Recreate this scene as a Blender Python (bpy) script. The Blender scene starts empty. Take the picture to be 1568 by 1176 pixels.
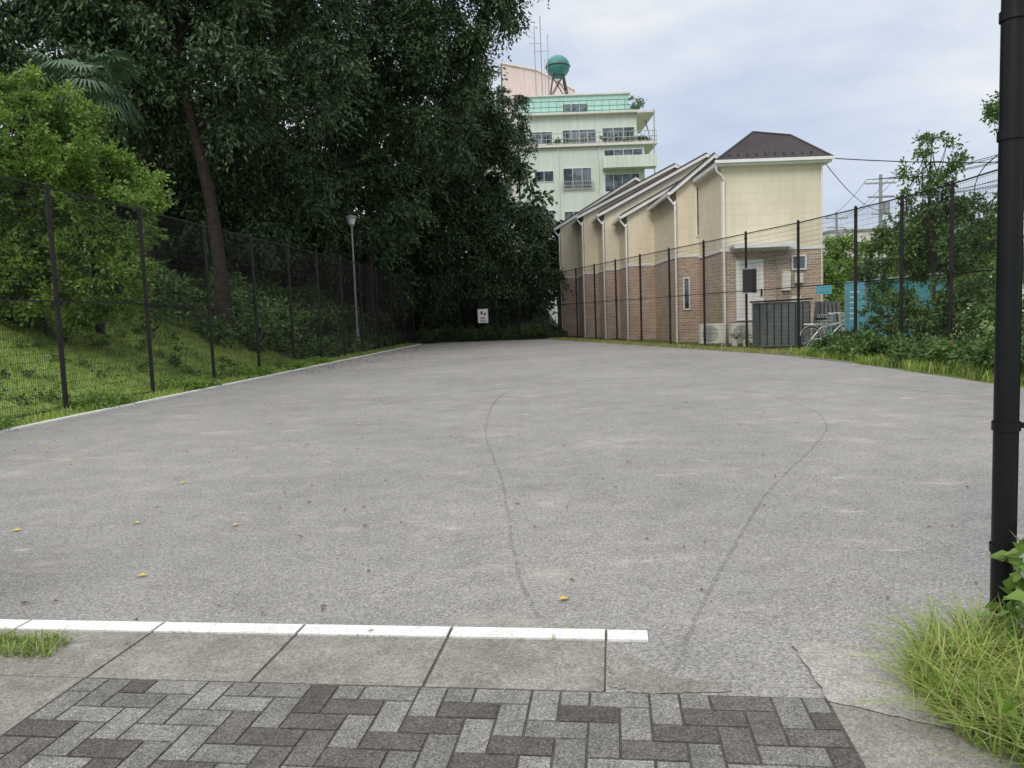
import bpy, math, random
import numpy as np
from mathutils import Matrix, Vector
R=random.Random(7); N=np.random.RandomState(11)
sc=bpy.context.scene
COL=sc.collection
# ------------------------------------------------------------------ helpers
def link(o,parent=None):
    COL.objects.link(o)
    if parent is not None: o.parent=parent
    return o
def empty(name,loc=(0,0,0),rotz=0,scale=1):
    e=bpy.data.objects.new(name,None); e.empty_display_size=.3
    e.location=loc; e.rotation_euler=(0,0,rotz); e.scale=(scale,)*3
    return link(e)
def qmesh(name,parts,mat,parent=None,smooth=False):
    Vs=[];Fs=[];off=0
    for V,F in parts:
        V=np.asarray(V,dtype=np.float32).reshape(-1,3);F=np.asarray(F,dtype=np.int32).reshape(-1,4)
        Vs.append(V);Fs.append(F+off);off+=len(V)
    V=np.concatenate(Vs);F=np.concatenate(Fs)
    me=bpy.data.meshes.new(name)
    me.vertices.add(len(V));me.vertices.foreach_set('co',V.ravel())
    me.loops.add(F.size);me.loops.foreach_set('vertex_index',F.ravel())
    me.polygons.add(len(F));me.polygons.foreach_set('loop_start',np.arange(0,F.size,4,dtype=np.int32))
    me.polygons.foreach_set('use_smooth',np.full(len(F),bool(smooth)))
    me.update(calc_edges=True);me.validate()
    me.materials.append(mat)
    return link(bpy.data.objects.new(name,me),parent)
def poly(name,verts,faces,mat,parent=None):
    me=bpy.data.meshes.new(name);me.from_pydata([tuple(v) for v in verts],[],faces);me.update()
    me.polygons.foreach_set('use_smooth',np.zeros(len(me.polygons),dtype=bool))
    me.materials.append(mat)
    return link(bpy.data.objects.new(name,me),parent)
def B(x0,x1,y0,y1,z0,z1):
    V=[(x0,y0,z0),(x1,y0,z0),(x1,y1,z0),(x0,y1,z0),(x0,y0,z1),(x1,y0,z1),(x1,y1,z1),(x0,y1,z1)]
    F=[(0,3,2,1),(4,5,6,7),(0,1,5,4),(1,2,6,5),(2,3,7,6),(3,0,4,7)]
    return np.array(V,float),np.array(F)
def slab(xa,za,xb,zb,y0,y1,th):
    V=[(xa,y0,za),(xb,y0,zb),(xb,y1,zb),(xa,y1,za),(xa,y0,za+th),(xb,y0,zb+th),(xb,y1,zb+th),(xa,y1,za+th)]
    return np.array(V,float),B(0,1,0,1,0,1)[1]
def segs(P0,P1,r0,r1=None,sides=4):
    P0=np.atleast_2d(np.asarray(P0,float));P1=np.atleast_2d(np.asarray(P1,float))
    n=len(P0); r0=np.broadcast_to(np.asarray(r0,float),(n,)); r1=r0 if r1 is None else np.broadcast_to(np.asarray(r1,float),(n,))
    d=P1-P0; d/= np.linalg.norm(d,axis=1,keepdims=True)+1e-9
    ref=np.where(np.abs(d[:,2:3])>.9,np.array([[1.,0,0]]),np.array([[0,0,1.]]))
    u=np.cross(d,ref);u/=np.linalg.norm(u,axis=1,keepdims=True);v=np.cross(d,u)
    a=np.arange(sides)*2*math.pi/sides+math.pi/4
    ring=u[:,None,:]*np.cos(a)[None,:,None]+v[:,None,:]*np.sin(a)[None,:,None]
    V=np.concatenate([P0[:,None,:]+ring*r0[:,None,None],P1[:,None,:]+ring*r1[:,None,None]],axis=1).reshape(-1,3)
    k=np.arange(sides);k2=(k+1)%sides
    f=np.stack([k,k2,k2+sides,k+sides],1)
    F=(f[None]+(np.arange(n)*2*sides)[:,None,None]).reshape(-1,4)
    return V,F
def tube(pts,rad,sides=8):
    pts=np.asarray(pts,float);n=len(pts);rings=[]
    for i in range(n):
        d=pts[min(i+1,n-1)]-pts[max(i-1,0)];d/=np.linalg.norm(d)+1e-9
        ref=np.array([1.,0,0]) if abs(d[2])>.6 else np.array([0,0,1.])
        u=np.cross(d,ref);u/=np.linalg.norm(u);v=np.cross(d,u)
        a=np.arange(sides)*2*math.pi/sides
        rings.append(pts[i]+rad[i]*(np.cos(a)[:,None]*u+np.sin(a)[:,None]*v))
    V=np.concatenate(rings);F=[]
    for i in range(n-1):
        for k in range(sides):
            k2=(k+1)%sides;F.append((i*sides+k,i*sides+k2,(i+1)*sides+k2,(i+1)*sides+k))
    return V,np.array(F)
def torus(c,Rr,r,axis='x',n=28,m=6):
    V=[];F=[]
    for i in range(n):
        a=2*math.pi*i/n
        for j in range(m):
            b=2*math.pi*j/m;q=Rr+r*math.cos(b)
            if axis=='y':V.append((c[0]+q*math.cos(a),c[1]+r*math.sin(b),c[2]+q*math.sin(a)))
            else:V.append((c[0]+q*math.cos(a),c[1]+q*math.sin(a),c[2]+r*math.sin(b)))
            F.append((i*m+j,((i+1)%n)*m+j,((i+1)%n)*m+(j+1)%m,i*m+(j+1)%m))
    return np.array(V),np.array(F)
# ------------------------------------------------------------------ materials
def newmat(name):
    m=bpy.data.materials.new(name);m.use_nodes=True
    nt=m.node_tree;b=nt.nodes['Principled BSDF'];return m,nt,b
def pos(nt):
    return nt.nodes.new('ShaderNodeNewGeometry').outputs['Position']
def noise(nt,vec,scale,detail=4,rough=.6):
    n=nt.nodes.new('ShaderNodeTexNoise');n.inputs['Scale'].default_value=scale;n.inputs['Detail'].default_value=detail
    n.inputs['Roughness'].default_value=rough;nt.links.new(vec,n.inputs['Vector']);return n.outputs['Fac']
def ramp(nt,fac,stops):
    r=nt.nodes.new('ShaderNodeValToRGB');e=r.color_ramp.elements
    while len(e)<len(stops):e.new(.5)
    for i,(p,c) in enumerate(stops):
        e[i].position=p;e[i].color=(c,c,c,1) if isinstance(c,(int,float)) else (*c,1)
    nt.links.new(fac,r.inputs['Fac']);return r.outputs['Color']
def mix(nt,fac,a,b,mode='MIX'):
    m=nt.nodes.new('ShaderNodeMix');m.data_type='RGBA';m.blend_type=mode
    for i,v in ((0,fac),(6,a),(7,b)):
        s=m.inputs[i]
        if isinstance(v,bpy.types.NodeSocket):nt.links.new(v,s)
        elif i==0:s.default_value=float(v)
        elif isinstance(v,(int,float)):s.default_value=(v,v,v,1)
        else:s.default_value=(*v,1)
    return m.outputs[2]
def bump(nt,b,h,strength=.3,dist=.01):
    n=nt.nodes.new('ShaderNodeBump');n.inputs['Strength'].default_value=strength;n.inputs['Distance'].default_value=dist
    nt.links.new(h,n.inputs['Height']);nt.links.new(n.outputs[0],b.inputs['Normal'])
def plain(name,col,rough=.6,var=.15,scale=3,metal=0,spec=.4,fine=40):
    m,nt,b=newmat(name);p=pos(nt)
    f=noise(nt,p,scale,5);g=noise(nt,p,fine,3)
    c1=tuple(x*(1-var) for x in col);c2=tuple(min(1,x*(1+var)) for x in col)
    c=ramp(nt,f,[(.3,c1),(.7,c2)])
    c=mix(nt,.35,c,ramp(nt,g,[(.3,.75),(.7,1.0)]),'MULTIPLY')
    nt.links.new(c,b.inputs['Base Color']);b.inputs['Roughness'].default_value=rough;b.inputs['Metallic'].default_value=metal
    b.inputs['Specular IOR Level'].default_value=spec
    return m
def wall(name,col,streak=.35):
    m,nt,b=newmat(name);p=pos(nt)
    c=ramp(nt,noise(nt,p,.4,5),[(.3,tuple(x*.94 for x in col)),(.7,col)])
    mp=nt.nodes.new('ShaderNodeMapping');mp.inputs['Scale'].default_value=(2.2,2.2,.12);nt.links.new(p,mp.inputs['Vector'])
    c=mix(nt,streak,c,ramp(nt,noise(nt,mp.outputs[0],1.3,6,.7),[(.38,.62),(.62,1.0)]),'MULTIPLY')
    nt.links.new(c,b.inputs['Base Color']);b.inputs['Roughness'].default_value=.85;b.inputs['Specular IOR Level'].default_value=.2;return m
def leafmat(name,cols,trans=.3,rough=.45,nscale=.5):
    m,nt,b=newmat(name)
    g=nt.nodes.new('ShaderNodeNewGeometry')
    c=ramp(nt,g.outputs['Random Per Island'],[(i/(len(cols)-1),c) for i,c in enumerate(cols)])
    f=noise(nt,g.outputs['Position'],nscale,3)
    c=mix(nt,1.0,c,ramp(nt,f,[(.3,(.55,.6,.6)),(.7,(1.25,1.2,1.0))]),'MULTIPLY')
    nt.links.new(c,b.inputs['Base Color']);b.inputs['Roughness'].default_value=rough;b.inputs['Specular IOR Level'].default_value=.3
    if trans>0:
        t=nt.nodes.new('ShaderNodeBsdfTranslucent');nt.links.new(c,t.inputs['Color'])
        ms=nt.nodes.new('ShaderNodeMixShader');ms.inputs[0].default_value=trans
        nt.links.new(b.outputs[0],ms.inputs[1]);nt.links.new(t.outputs[0],ms.inputs[2])
        nt.links.new(ms.outputs[0],nt.nodes['Material Output'].inputs['Surface'])
    return m
M={}
M['leaf_dark']=leafmat('leaf_dark',[(.028,.058,.028),(.044,.084,.036),(.064,.112,.046),(.10,.15,.062)],0,.5)
M['leaf_mid']=leafmat('leaf_mid',[(.06,.12,.04),(.095,.175,.055),(.15,.235,.075)],.25)
M['leaf_light']=leafmat('leaf_light',[(.13,.23,.05),(.20,.33,.07),(.29,.42,.11)],.35,.45,1.2)
M['leaf_palm']=leafmat('leaf_palm',[(.06,.12,.07),(.11,.18,.10)],.1,.4)
M['grass']=leafmat('grass',[(.14,.24,.045),(.23,.34,.065),(.33,.42,.11),(.40,.41,.17)],.3,.55,.8)
M['grass_dry']=leafmat('grass_dry',[(.19,.25,.06),(.33,.33,.12),(.42,.37,.18)],.3,.6,.8)
M['bark']=plain('bark',(.042,.034,.028),.9,.4,4,0,.1)
M['fence']=plain('fence_metal',(.020,.017,.017),.5,.2,3,0,.25)
M['gatepost']=plain('gate_post_metal',(.008,.008,.009),.4,.2,3,0,.25)
M['white']=plain('white_trim',(.80,.79,.76),.5,.06,2)
m,nt,b=newmat('kerb_white');p=pos(nt)
c=ramp(nt,noise(nt,p,5,6,.75),[(.3,(.58,.57,.53)),(.6,(.76,.75,.71))])
c=mix(nt,1.0,c,ramp(nt,noise(nt,p,80,3,.8),[(.28,.6),(.5,1.0)]),'MULTIPLY')
c=mix(nt,ramp(nt,noise(nt,p,9,6,.8),[(.60,0.),(.70,.6)]),c,(.30,.28,.24))
nt.links.new(c,b.inputs['Base Color']);b.inputs['Roughness'].default_value=.85;b.inputs['Specular IOR Level'].default_value=.2;M['kerb']=m
M['mint']=wall('mint_render',(.66,.72,.63));M['mint2']=wall('mint_parapet',(.46,.70,.61))
M['pink']=wall('pink_render',(.72,.60,.56));M['cream']=wall('cream_render',(.74,.71,.64))
M['dkroof']=plain('roof_dark',(.06,.05,.05),.6,.2,3)
M['steel']=plain('galvanised',(.38,.39,.39),.45,.15,3,.3)
M['chrome']=plain('bicycle_alloy',(.62,.63,.64),.35,.1,3,.3)
M['concgrey']=plain('pole_concrete',(.30,.30,.29),.85,.15,3)
M['teal']=plain('tank_teal',(.06,.22,.20),.4,.2,1)
M['cyan']=plain('cyan_panel',(.13,.42,.50),.5,.1,3)
M['boxgrey']=plain('shed_grey',(.15,.16,.16),.6,.2,3)
M['black']=plain('black_plastic',(.02,.02,.02),.5,.2,3)
M['red']=plain('red_paint',(.5,.06,.05),.5,.1,3)
M['greyb']=wall('far_wall_grey',(.48,.49,.51))
m,nt,b=newmat('window_glass');b.inputs['Roughness'].default_value=.12
nt.links.new(ramp(nt,noise(nt,pos(nt),.9,2),[(.4,(.03,.04,.05)),(.6,(.16,.19,.21))]),b.inputs['Base Color']);M['glass']=m
# asphalt
m,nt,b=newmat('worn_asphalt');p=pos(nt)
big=noise(nt,p,.3,5,.65);med=noise(nt,p,2.2,6,.7);fine=noise(nt,p,75,3,.8)
vo=nt.nodes.new('ShaderNodeTexVoronoi');vo.inputs['Scale'].default_value=110;nt.links.new(p,vo.inputs['Vector'])
sepc=nt.nodes.new('ShaderNodeSeparateColor');nt.links.new(vo.outputs['Color'],sepc.inputs[0])
c=ramp(nt,big,[(.3,(.238,.228,.213)),(.7,(.322,.306,.283))])
c=mix(nt,1.0,c,ramp(nt,sepc.outputs[0],[(0,.55),(.35,.88),(.8,1.08),(1,1.42)]),'MULTIPLY')
c=mix(nt,1.0,c,ramp(nt,fine,[(.3,.76),(.7,1.16)]),'MULTIPLY')
c=mix(nt,1.0,c,ramp(nt,med,[(.3,.86),(.7,1.09)]),'MULTIPLY')
mp=nt.nodes.new('ShaderNodeMapping');mp.inputs['Scale'].default_value=(.8,1.5,1);mp.inputs['Location'].default_value=(3.1,1.7,0);nt.links.new(p,mp.inputs['Vector'])
dn=noise(nt,mp.outputs[0],.85,6,.75)
c=mix(nt,ramp(nt,dn,[(.56,0.),(.70,.6)]),c,(.43,.385,.315))
mp=nt.nodes.new('ShaderNodeMapping');mp.inputs['Scale'].default_value=(1.0,1.9,1);mp.inputs['Location'].default_value=(7.3,2.2,0);nt.links.new(p,mp.inputs['Vector'])
c=mix(nt,ramp(nt,noise(nt,mp.outputs[0],1.5,4,.6),[(.66,0.),(.73,.6)]),c,(.50,.47,.42))
c=mix(nt,ramp(nt,noise(nt,mp.outputs[0],.55,6,.7),[(.30,.45),(.42,0.)]),c,(.6,.6,.6),'MULTIPLY')
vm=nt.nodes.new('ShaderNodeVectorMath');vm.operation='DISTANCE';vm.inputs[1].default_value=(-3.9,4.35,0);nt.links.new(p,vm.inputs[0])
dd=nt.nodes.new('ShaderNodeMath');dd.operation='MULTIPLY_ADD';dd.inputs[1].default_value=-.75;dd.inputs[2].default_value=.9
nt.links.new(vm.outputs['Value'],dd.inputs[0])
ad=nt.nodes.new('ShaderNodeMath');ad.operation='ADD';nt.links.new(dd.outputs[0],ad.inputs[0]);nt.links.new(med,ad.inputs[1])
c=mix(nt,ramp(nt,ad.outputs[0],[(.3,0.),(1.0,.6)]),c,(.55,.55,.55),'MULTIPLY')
nt.links.new(c,b.inputs['Base Color']);b.inputs['Roughness'].default_value=.85;b.inputs['Specular IOR Level'].default_value=.2
bump(nt,b,fine,.45,.006);M['asphalt']=m
m,nt,b=newmat('tyre_scuff');p=pos(nt);b.inputs['Base Color'].default_value=(.165,.158,.15,1);b.inputs['Roughness'].default_value=.9
nt.links.new(ramp(nt,noise(nt,p,9,6,.85),[(.38,0.),(.70,.48)]),b.inputs['Alpha']);M['scuff']=m
def conc(name,c1,c2,fs=60):
    m,nt,b=newmat(name);p=pos(nt)
    c=ramp(nt,noise(nt,p,2.5,7,.7),[(.3,c1),(.7,c2)])
    c=mix(nt,1.0,c,ramp(nt,noise(nt,p,fs,3,.8),[(.3,.72),(.7,1.18)]),'MULTIPLY')
    c=mix(nt,1.0,c,ramp(nt,noise(nt,p,11,6,.85),[(.3,.76),(.65,1.1)]),'MULTIPLY')
    v=nt.nodes.new('ShaderNodeTexVoronoi');v.inputs['Scale'].default_value=130;nt.links.new(p,v.inputs['Vector'])
    s=nt.nodes.new('ShaderNodeSeparateColor');nt.links.new(v.outputs['Color'],s.inputs[0])
    c=mix(nt,1.0,c,ramp(nt,s.outputs[0],[(0,.72),(.5,1.0),(1,1.25)]),'MULTIPLY')
    nt.links.new(c,b.inputs['Base Color']);b.inputs['Roughness'].default_value=.9;b.inputs['Specular IOR Level'].default_value=.2
    bump(nt,b,noise(nt,p,90,3,.8),.3,.004);return m
M['conc']=conc('apron_concrete',(.19,.178,.15),(.30,.285,.25))
M['conc_light']=conc('concrete_patch',(.28,.265,.235),(.38,.36,.32))
M['joint']=conc('joint_sand',(.07,.065,.053),(.11,.103,.085))
def paver(name,c1,c2):
    m,nt,b=newmat(name);g=nt.nodes.new('ShaderNodeNewGeometry');p=g.outputs['Position']
    c=ramp(nt,g.outputs['Random Per Island'],[(0,c1),(1,c2)])
    v=nt.nodes.new('ShaderNodeTexVoronoi');v.inputs['Scale'].default_value=190;nt.links.new(p,v.inputs['Vector'])
    s=nt.nodes.new('ShaderNodeSeparateColor');nt.links.new(v.outputs['Color'],s.inputs[0])
    c=mix(nt,1.0,c,ramp(nt,s.outputs[0],[(0,.45),(.4,.88),(.75,1.12),(1,1.7)]),'MULTIPLY')
    c=mix(nt,1.0,c,ramp(nt,noise(nt,p,6,6,.75),[(.3,.66),(.7,1.14)]),'MULTIPLY')
    nt.links.new(c,b.inputs['Base Color']);b.inputs['Roughness'].default_value=.85;b.inputs['Specular IOR Level'].default_value=.25
    bump(nt,b,s.outputs[0],.25,.002);return m
M['pav1']=paver('paver_granite',(.155,.147,.132),(.235,.225,.205))
M['pav2']=paver('paver_dark',(.088,.079,.071),(.135,.124,.112))
m,nt,b=newmat('grassy_earth');p=pos(nt)
c=ramp(nt,noise(nt,p,.9,6,.7),[(.3,(.07,.11,.025)),(.5,(.13,.19,.04)),(.72,(.20,.24,.07))])
c=mix(nt,1.0,c,ramp(nt,noise(nt,p,25,4,.8),[(.3,.5),(.7,1.25)]),'MULTIPLY')
nt.links.new(c,b.inputs['Base Color']);b.inputs['Roughness'].default_value=1;M['earth']=m
m,nt,b=newmat('hill_ground');p=pos(nt)
c=ramp(nt,noise(nt,p,.8,6,.7),[(.3,(.13,.21,.04)),(.5,(.22,.32,.065)),(.72,(.30,.36,.10))])
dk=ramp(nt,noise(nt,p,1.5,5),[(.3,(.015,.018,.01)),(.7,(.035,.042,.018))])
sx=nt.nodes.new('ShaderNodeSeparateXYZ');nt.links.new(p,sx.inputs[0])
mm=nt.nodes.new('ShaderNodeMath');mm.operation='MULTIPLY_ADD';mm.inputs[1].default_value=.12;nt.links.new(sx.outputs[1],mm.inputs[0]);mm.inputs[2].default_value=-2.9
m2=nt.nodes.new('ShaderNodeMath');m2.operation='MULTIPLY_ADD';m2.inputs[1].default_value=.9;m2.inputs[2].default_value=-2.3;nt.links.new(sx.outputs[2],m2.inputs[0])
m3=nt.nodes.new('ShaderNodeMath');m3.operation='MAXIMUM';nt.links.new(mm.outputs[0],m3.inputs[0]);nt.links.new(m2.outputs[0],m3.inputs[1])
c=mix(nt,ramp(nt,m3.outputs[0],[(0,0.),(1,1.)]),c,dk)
c=mix(nt,1.0,c,ramp(nt,noise(nt,p,22,4,.8),[(.3,.5),(.7,1.25)]),'MULTIPLY')
nt.links.new(c,b.inputs['Base Color']);b.inputs['Roughness'].default_value=1;M['hill']=m
m,nt,b=newmat('beige_siding');p=pos(nt);sx=nt.nodes.new('ShaderNodeSeparateXYZ');nt.links.new(p,sx.inputs[0])
d=nt.nodes.new('ShaderNodeMath');d.operation='MULTIPLY';d.inputs[1].default_value=1/.45;nt.links.new(sx.outputs[2],d.inputs[0])
fr=nt.nodes.new('ShaderNodeMath');fr.operation='FRACT';nt.links.new(d.outputs[0],fr.inputs[0])
c=ramp(nt,noise(nt,p,.7,5),[(.3,(.68,.605,.46)),(.7,(.78,.70,.55))])
c=mix(nt,1.0,c,ramp(nt,fr.outputs[0],[(0,.84),(.06,.97),(.12,1.0),(1,1.0)]),'MULTIPLY')
mp=nt.nodes.new('ShaderNodeMapping');mp.inputs['Scale'].default_value=(3,3,.25);nt.links.new(p,mp.inputs['Vector'])
c=mix(nt,.5,c,ramp(nt,noise(nt,mp.outputs[0],1.5,5),[(.35,.84),(.6,1.0)]),'MULTIPLY')
nt.links.new(c,b.inputs['Base Color']);b.inputs['Roughness'].default_value=.7;b.inputs['Specular IOR Level'].default_value=.2;M['siding']=m
m,nt,b=newmat('brick_cladding');p=pos(nt);sx=nt.nodes.new('ShaderNodeSeparateXYZ');nt.links.new(p,sx.inputs[0])
a=nt.nodes.new('ShaderNodeMath');nt.links.new(sx.outputs[0],a.inputs[0]);nt.links.new(sx.outputs[1],a.inputs[1])
cb=nt.nodes.new('ShaderNodeCombineXYZ');nt.links.new(a.outputs[0],cb.inputs[0]);nt.links.new(sx.outputs[2],cb.inputs[1])
bt=nt.nodes.new('ShaderNodeTexBrick');nt.links.new(cb.outputs[0],bt.inputs['Vector'])
bt.inputs['Color1'].default_value=(.47,.34,.26,1);bt.inputs['Color2'].default_value=(.35,.245,.185,1);bt.inputs['Mortar'].default_value=(.58,.52,.44,1)
bt.inputs['Scale'].default_value=1;bt.inputs['Brick Width'].default_value=.30;bt.inputs['Row Height'].default_value=.11;bt.inputs['Mortar Size'].default_value=.011
c=mix(nt,1.0,bt.outputs['Color'],ramp(nt,noise(nt,p,1.2,5),[(.3,.85),(.7,1.15)]),'MULTIPLY')
nt.links.new(c,b.inputs['Base Color']);b.inputs['Roughness'].default_value=.85;M['brick']=m
m,nt,b=newmat('roof_shingle');p=pos(nt);sx=nt.nodes.new('ShaderNodeSeparateXYZ');nt.links.new(p,sx.inputs[0])
d=nt.nodes.new('ShaderNodeMath');d.operation='MULTIPLY';d.inputs[1].default_value=1/.17;nt.links.new(sx.outputs[2],d.inputs[0])
fr=nt.nodes.new('ShaderNodeMath');fr.operation='FRACT';nt.links.new(d.outputs[0],fr.inputs[0])
c=mix(nt,1.0,ramp(nt,noise(nt,p,6,4),[(.3,(.035,.028,.03)),(.7,(.06,.05,.05))]),ramp(nt,fr.outputs[0],[(0,.5),(.15,1.0),(1,1.0)]),'MULTIPLY')
nt.links.new(c,b.inputs['Base Color']);b.inputs['Roughness'].default_value=.8;b.inputs['Specular IOR Level'].default_value=.2;M['shingle']=m

# ------------------------------------------------------------------ terrain
def fx(y): return -9.81+.0712*y
def sst(t): 
    t=np.clip(t,0,1);return t*t*(3-2*t)
def th(x,y):
    x=np.asarray(x,float);y=np.asarray(y,float)
    s=np.maximum(fx(y)-x-.15,0)
    sa=np.minimum(s,5.5)
    z=.47*(np.sqrt(sa*sa+.36)-.6)+np.maximum(s-5.5,0)*.16
    bk=np.clip(y-53,0,40);zb=.2*bk*sst((5.5-x)/4)
    n=.08*np.sin(x*1.3+y*.7)+.06*np.sin(x*.6-y*1.1)
    z=np.maximum(z,zb);return z+n*np.clip(z,0,1)
g=poly('ground',[(-700,-200,-.02),(700,-200,-.02),(700,1200,-.02),(-700,1200,-.02)],[(0,1,2,3)],M['earth'])
nx,ny=110,130
ys=np.linspace(-6,120,ny);V=np.zeros((ny,nx,3))
for j,y in enumerate(ys):
    xs=np.concatenate([np.linspace(-75,-20,30,endpoint=False),np.linspace(-20,6.5,80)])
    V[j,:,0]=xs;V[j,:,1]=y;V[j,:,2]=th(xs,np.full(nx,y))-.012
idx=np.arange(nx*ny).reshape(ny,nx)
F=np.stack([idx[:-1,:-1],idx[:-1,1:],idx[1:,1:],idx[1:,:-1]],-1).reshape(-1,4)
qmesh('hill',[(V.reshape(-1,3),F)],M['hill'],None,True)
def kx(y): return fx(y)+.8
def rf(y): return 15.86-.2525*y
pts=[(-9.2,-4),(8.6,-4),(8.6,9),(8.75,14),(8.9,20),(rf(25.3)-1.0,25.3),(rf(36)-1.0,36),(rf(47.8)-1.0,47.8),(2,48.9),(-4.4,49.3),(kx(47.5)+.2,47.5),(kx(30),30),(kx(11),11),(kx(-4),-4)]
poly('asphalt_court',[(x,y,.004) for x,y in pts[1:]],[tuple(range(len(pts)-1))],M['asphalt'])
tp=[(.645,3.18),(1.165,4.38),(2.17,6.43),(3.38,8.5),(4.05,9.88),(4.43,11.5),(4.38,14.05),(2.94,16),(1.66,16.8),(-.05,15.7),(-.39,11),(-.12,7.06),(-.02,4.75),(.09,3.8)]
def spline(P,n=10):
    P=[np.array(p,float) for p in P];P=[2*P[0]-P[1]]+P+[2*P[-1]-P[-2]];out=[]
    for i in range(1,len(P)-2):
        for k in range(n):
            t=k/n;a,b_,c_,d_=P[i-1:i+3]
            out.append(.5*((2*b_)+(-a+c_)*t+(2*a-5*b_+4*c_-d_)*t*t+(-a+3*b_-3*c_+d_)*t**3))
    out.append(P[-2]);return np.array(out)
def ribbon(P,w,z):
    d=np.gradient(P,axis=0);nn=np.stack([-d[:,1],d[:,0]],1);nn/=np.linalg.norm(nn,axis=1,keepdims=True)
    w=np.broadcast_to(w,(len(P),))[:,None]
    L=P+nn*w/2;Rr=P-nn*w/2;n=len(P)
    V=np.zeros((2*n,3));V[:n,:2]=L;V[n:,:2]=Rr;V[:,2]=z
    i=np.arange(n-1);F=np.stack([i+n,i+n+1,i+1,i],1);return V,F
S=spline(tp)+N.normal(size=(131,2))*.005
arc=spline([(-2.4,14.2),(-.6,16.2),(1.8,17.6),(4.4,17.2),(6.2,15.2),(7.2,12.6)])
qmesh('tyre_track',[ribbon(S,.026+.035*np.exp(-((S[:,1]-16)/3.)**2),.008),ribbon(arc,.07,.0085)],M['scuff'])
# ------------------------------------------------------------------ apron
ang=math.radians(-7.5);ap=empty('paved_entrance',(-1.95,3.31,0),ang)
def apbox(name,s0,s1,t0,t1,z0,z1,mat): return qmesh(name,[B(s0,s1,t0,t1,z0,z1)],mat,ap)
for i,(a0,a1) in enumerate([(-3.2,-2.31),(-2.30,-1.545),(-1.535,-.775),(-.765,-.005),(.005,.765),(.775,1.535),(1.545,2.30)]):
    apbox('slab_%d'%i,a0+.003,a1-.003,.010,.497,-.05,.010,M['conc'])
    apbox('kerb_%d'%i,a0+.003,a1-.003,.505,.62,-.05,.016,M['kerb'])
apbox('kerb_end',2.31,2.50,.505,.615,-.05,.016,M['kerb'])
apbox('joint_bed',-3.3,2.305,-.2,.63,-.05,.006,M['joint'])
apbox('side_slab_a',-3.2,-.012,-1.0,.004,-.05,.0095,M['conc'])
apbox('side_slab_b',-3.2,-.012,-4.0,-1.01,-.05,.0095,M['conc'])
apbox('right_slab',3.17,4.3,-4.5,-.02,-.05,.0095,M['conc'])
apbox('paver_bed',-.01,3.168,-4.0,.008,-.05,.0065,M['joint'])
w=.118;P1=[];P2=[]
for i in range(-2,30):
    for j in range(-36,3):
        v=(i-j)%4
        if v==0:x0,x1,y0,y1=i*w,(i+2)*w,j*w,(j+1)*w
        elif v==3:x0,x1,y0,y1=i*w,(i+1)*w,j*w,(j+2)*w
        else:continue
        x0=max(x0,0);x1=min(x1,3.16);y1=min(y1,0)
        if x1-x0<.03 or y1-y0<.03:continue
        gq=.0035;zt=.012+R.uniform(-.001,.0012);V,F=B(x0+gq,x1-gq,y0+gq,y1-gq,-.03,zt)
        V[4:,0]+=np.array([.002,-.002,-.002,.002]);V[4:,1]+=np.array([.002,.002,-.002,-.002])
        dark=(R.random()<.55) if v==0 else (R.random()<.25)
        (P2 if dark else P1).append((V,F))
qmesh('pavers_light',P1,M['pav1'],ap);qmesh('pavers_dark',P2,M['pav2'],ap)
def blob(name,pts,z,mat,j=.007):
    q=[]
    for k in range(len(pts)):
        a=np.array(pts[k]);b2=np.array(pts[(k+1)%len(pts)])
        for t in np.arange(0,1,.1):
            p_=a+(b2-a)*t;q.append((p_[0]+R.uniform(-j,j),p_[1]+R.uniform(-j,j),z))
    return poly(name,q,[tuple(range(len(q)))],mat)
blob('concrete_patch',[(1.24,3.43),(1.40,3.38),(1.57,3.22),(1.85,2.75),(1.75,2.5),(1.42,2.72),(1.19,2.87)],.0135,M['conc_light'])
blob('concrete_patch',[(.42,3.42),(.56,3.24),(.62,3.12),(.86,3.06),(.84,2.99),(.5,2.99),(.36,3.06)],.008,M['conc'],.012)

# ------------------------------------------------------------------ fences
def fence(name,pts,h,posts,rails=(.08,2.15),gap=.06,hs=.15,base=0.02):
    e=empty(name);pr=[];wr=[];
    for a,b2 in zip(pts[:-1],pts[1:]):
        a=np.array(a,float);b2=np.array(b2,float);L=np.linalg.norm(b2-a);n=int(L/gap)
        t=(np.arange(n)+.5)/n;q=a+(b2-a)*t[:,None]
        P0=np.c_[q,np.full(n,base+.06)];P1_=np.c_[q,np.full(n,h-.03)]
        wr.append(segs(P0,P1_,.0028,sides=3))
        zs=np.arange(base+.1,h,hs);m_=len(zs)
        P0=np.c_[np.tile(a,(m_,1)),zs];P1_=np.c_[np.tile(b2,(m_,1)),zs]
        wr.append(segs(P0,P1_,.0042,sides=4))
        for z in list(rails)+[h-.03]:
            pr.append(segs([[*a,z]],[[*b2,z]],.021,sides=4))
    for x,y in posts:
        pr.append(segs([[x,y,-.1]],[[x,y,h+.03]],.045,sides=10))
        pr.append(segs([[x,y,h+.03]],[[x,y,h+.07]],.05,.01,sides=10))
        for z in (.3,rails[1]-.06,rails[1]+.06,h-.2):
            pr.append(segs([[x,y,z-.03]],[[x,y,z+.03]],.055,sides=10))
    qmesh('posts_and_rails',pr,M['fence'],e);qmesh('wire_mesh',wr,M['fence'],e);return e
lp=[(fx(y),y) for y in np.arange(2.2,52.5,3.2)]
fence('mesh_fence',[lp[0],lp[-1]],4.35,lp)
bp=[lp[-1],(-3.3,50.6),(-1.98,50.3),(.6,50.0),(3.31,49.7)]
fence('mesh_fence',bp,4.3,bp[1:-1])
rp=[(rf(25.3+3.05*k),25.3+3.05*k) for k in range(8,-1,-1)]
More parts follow.
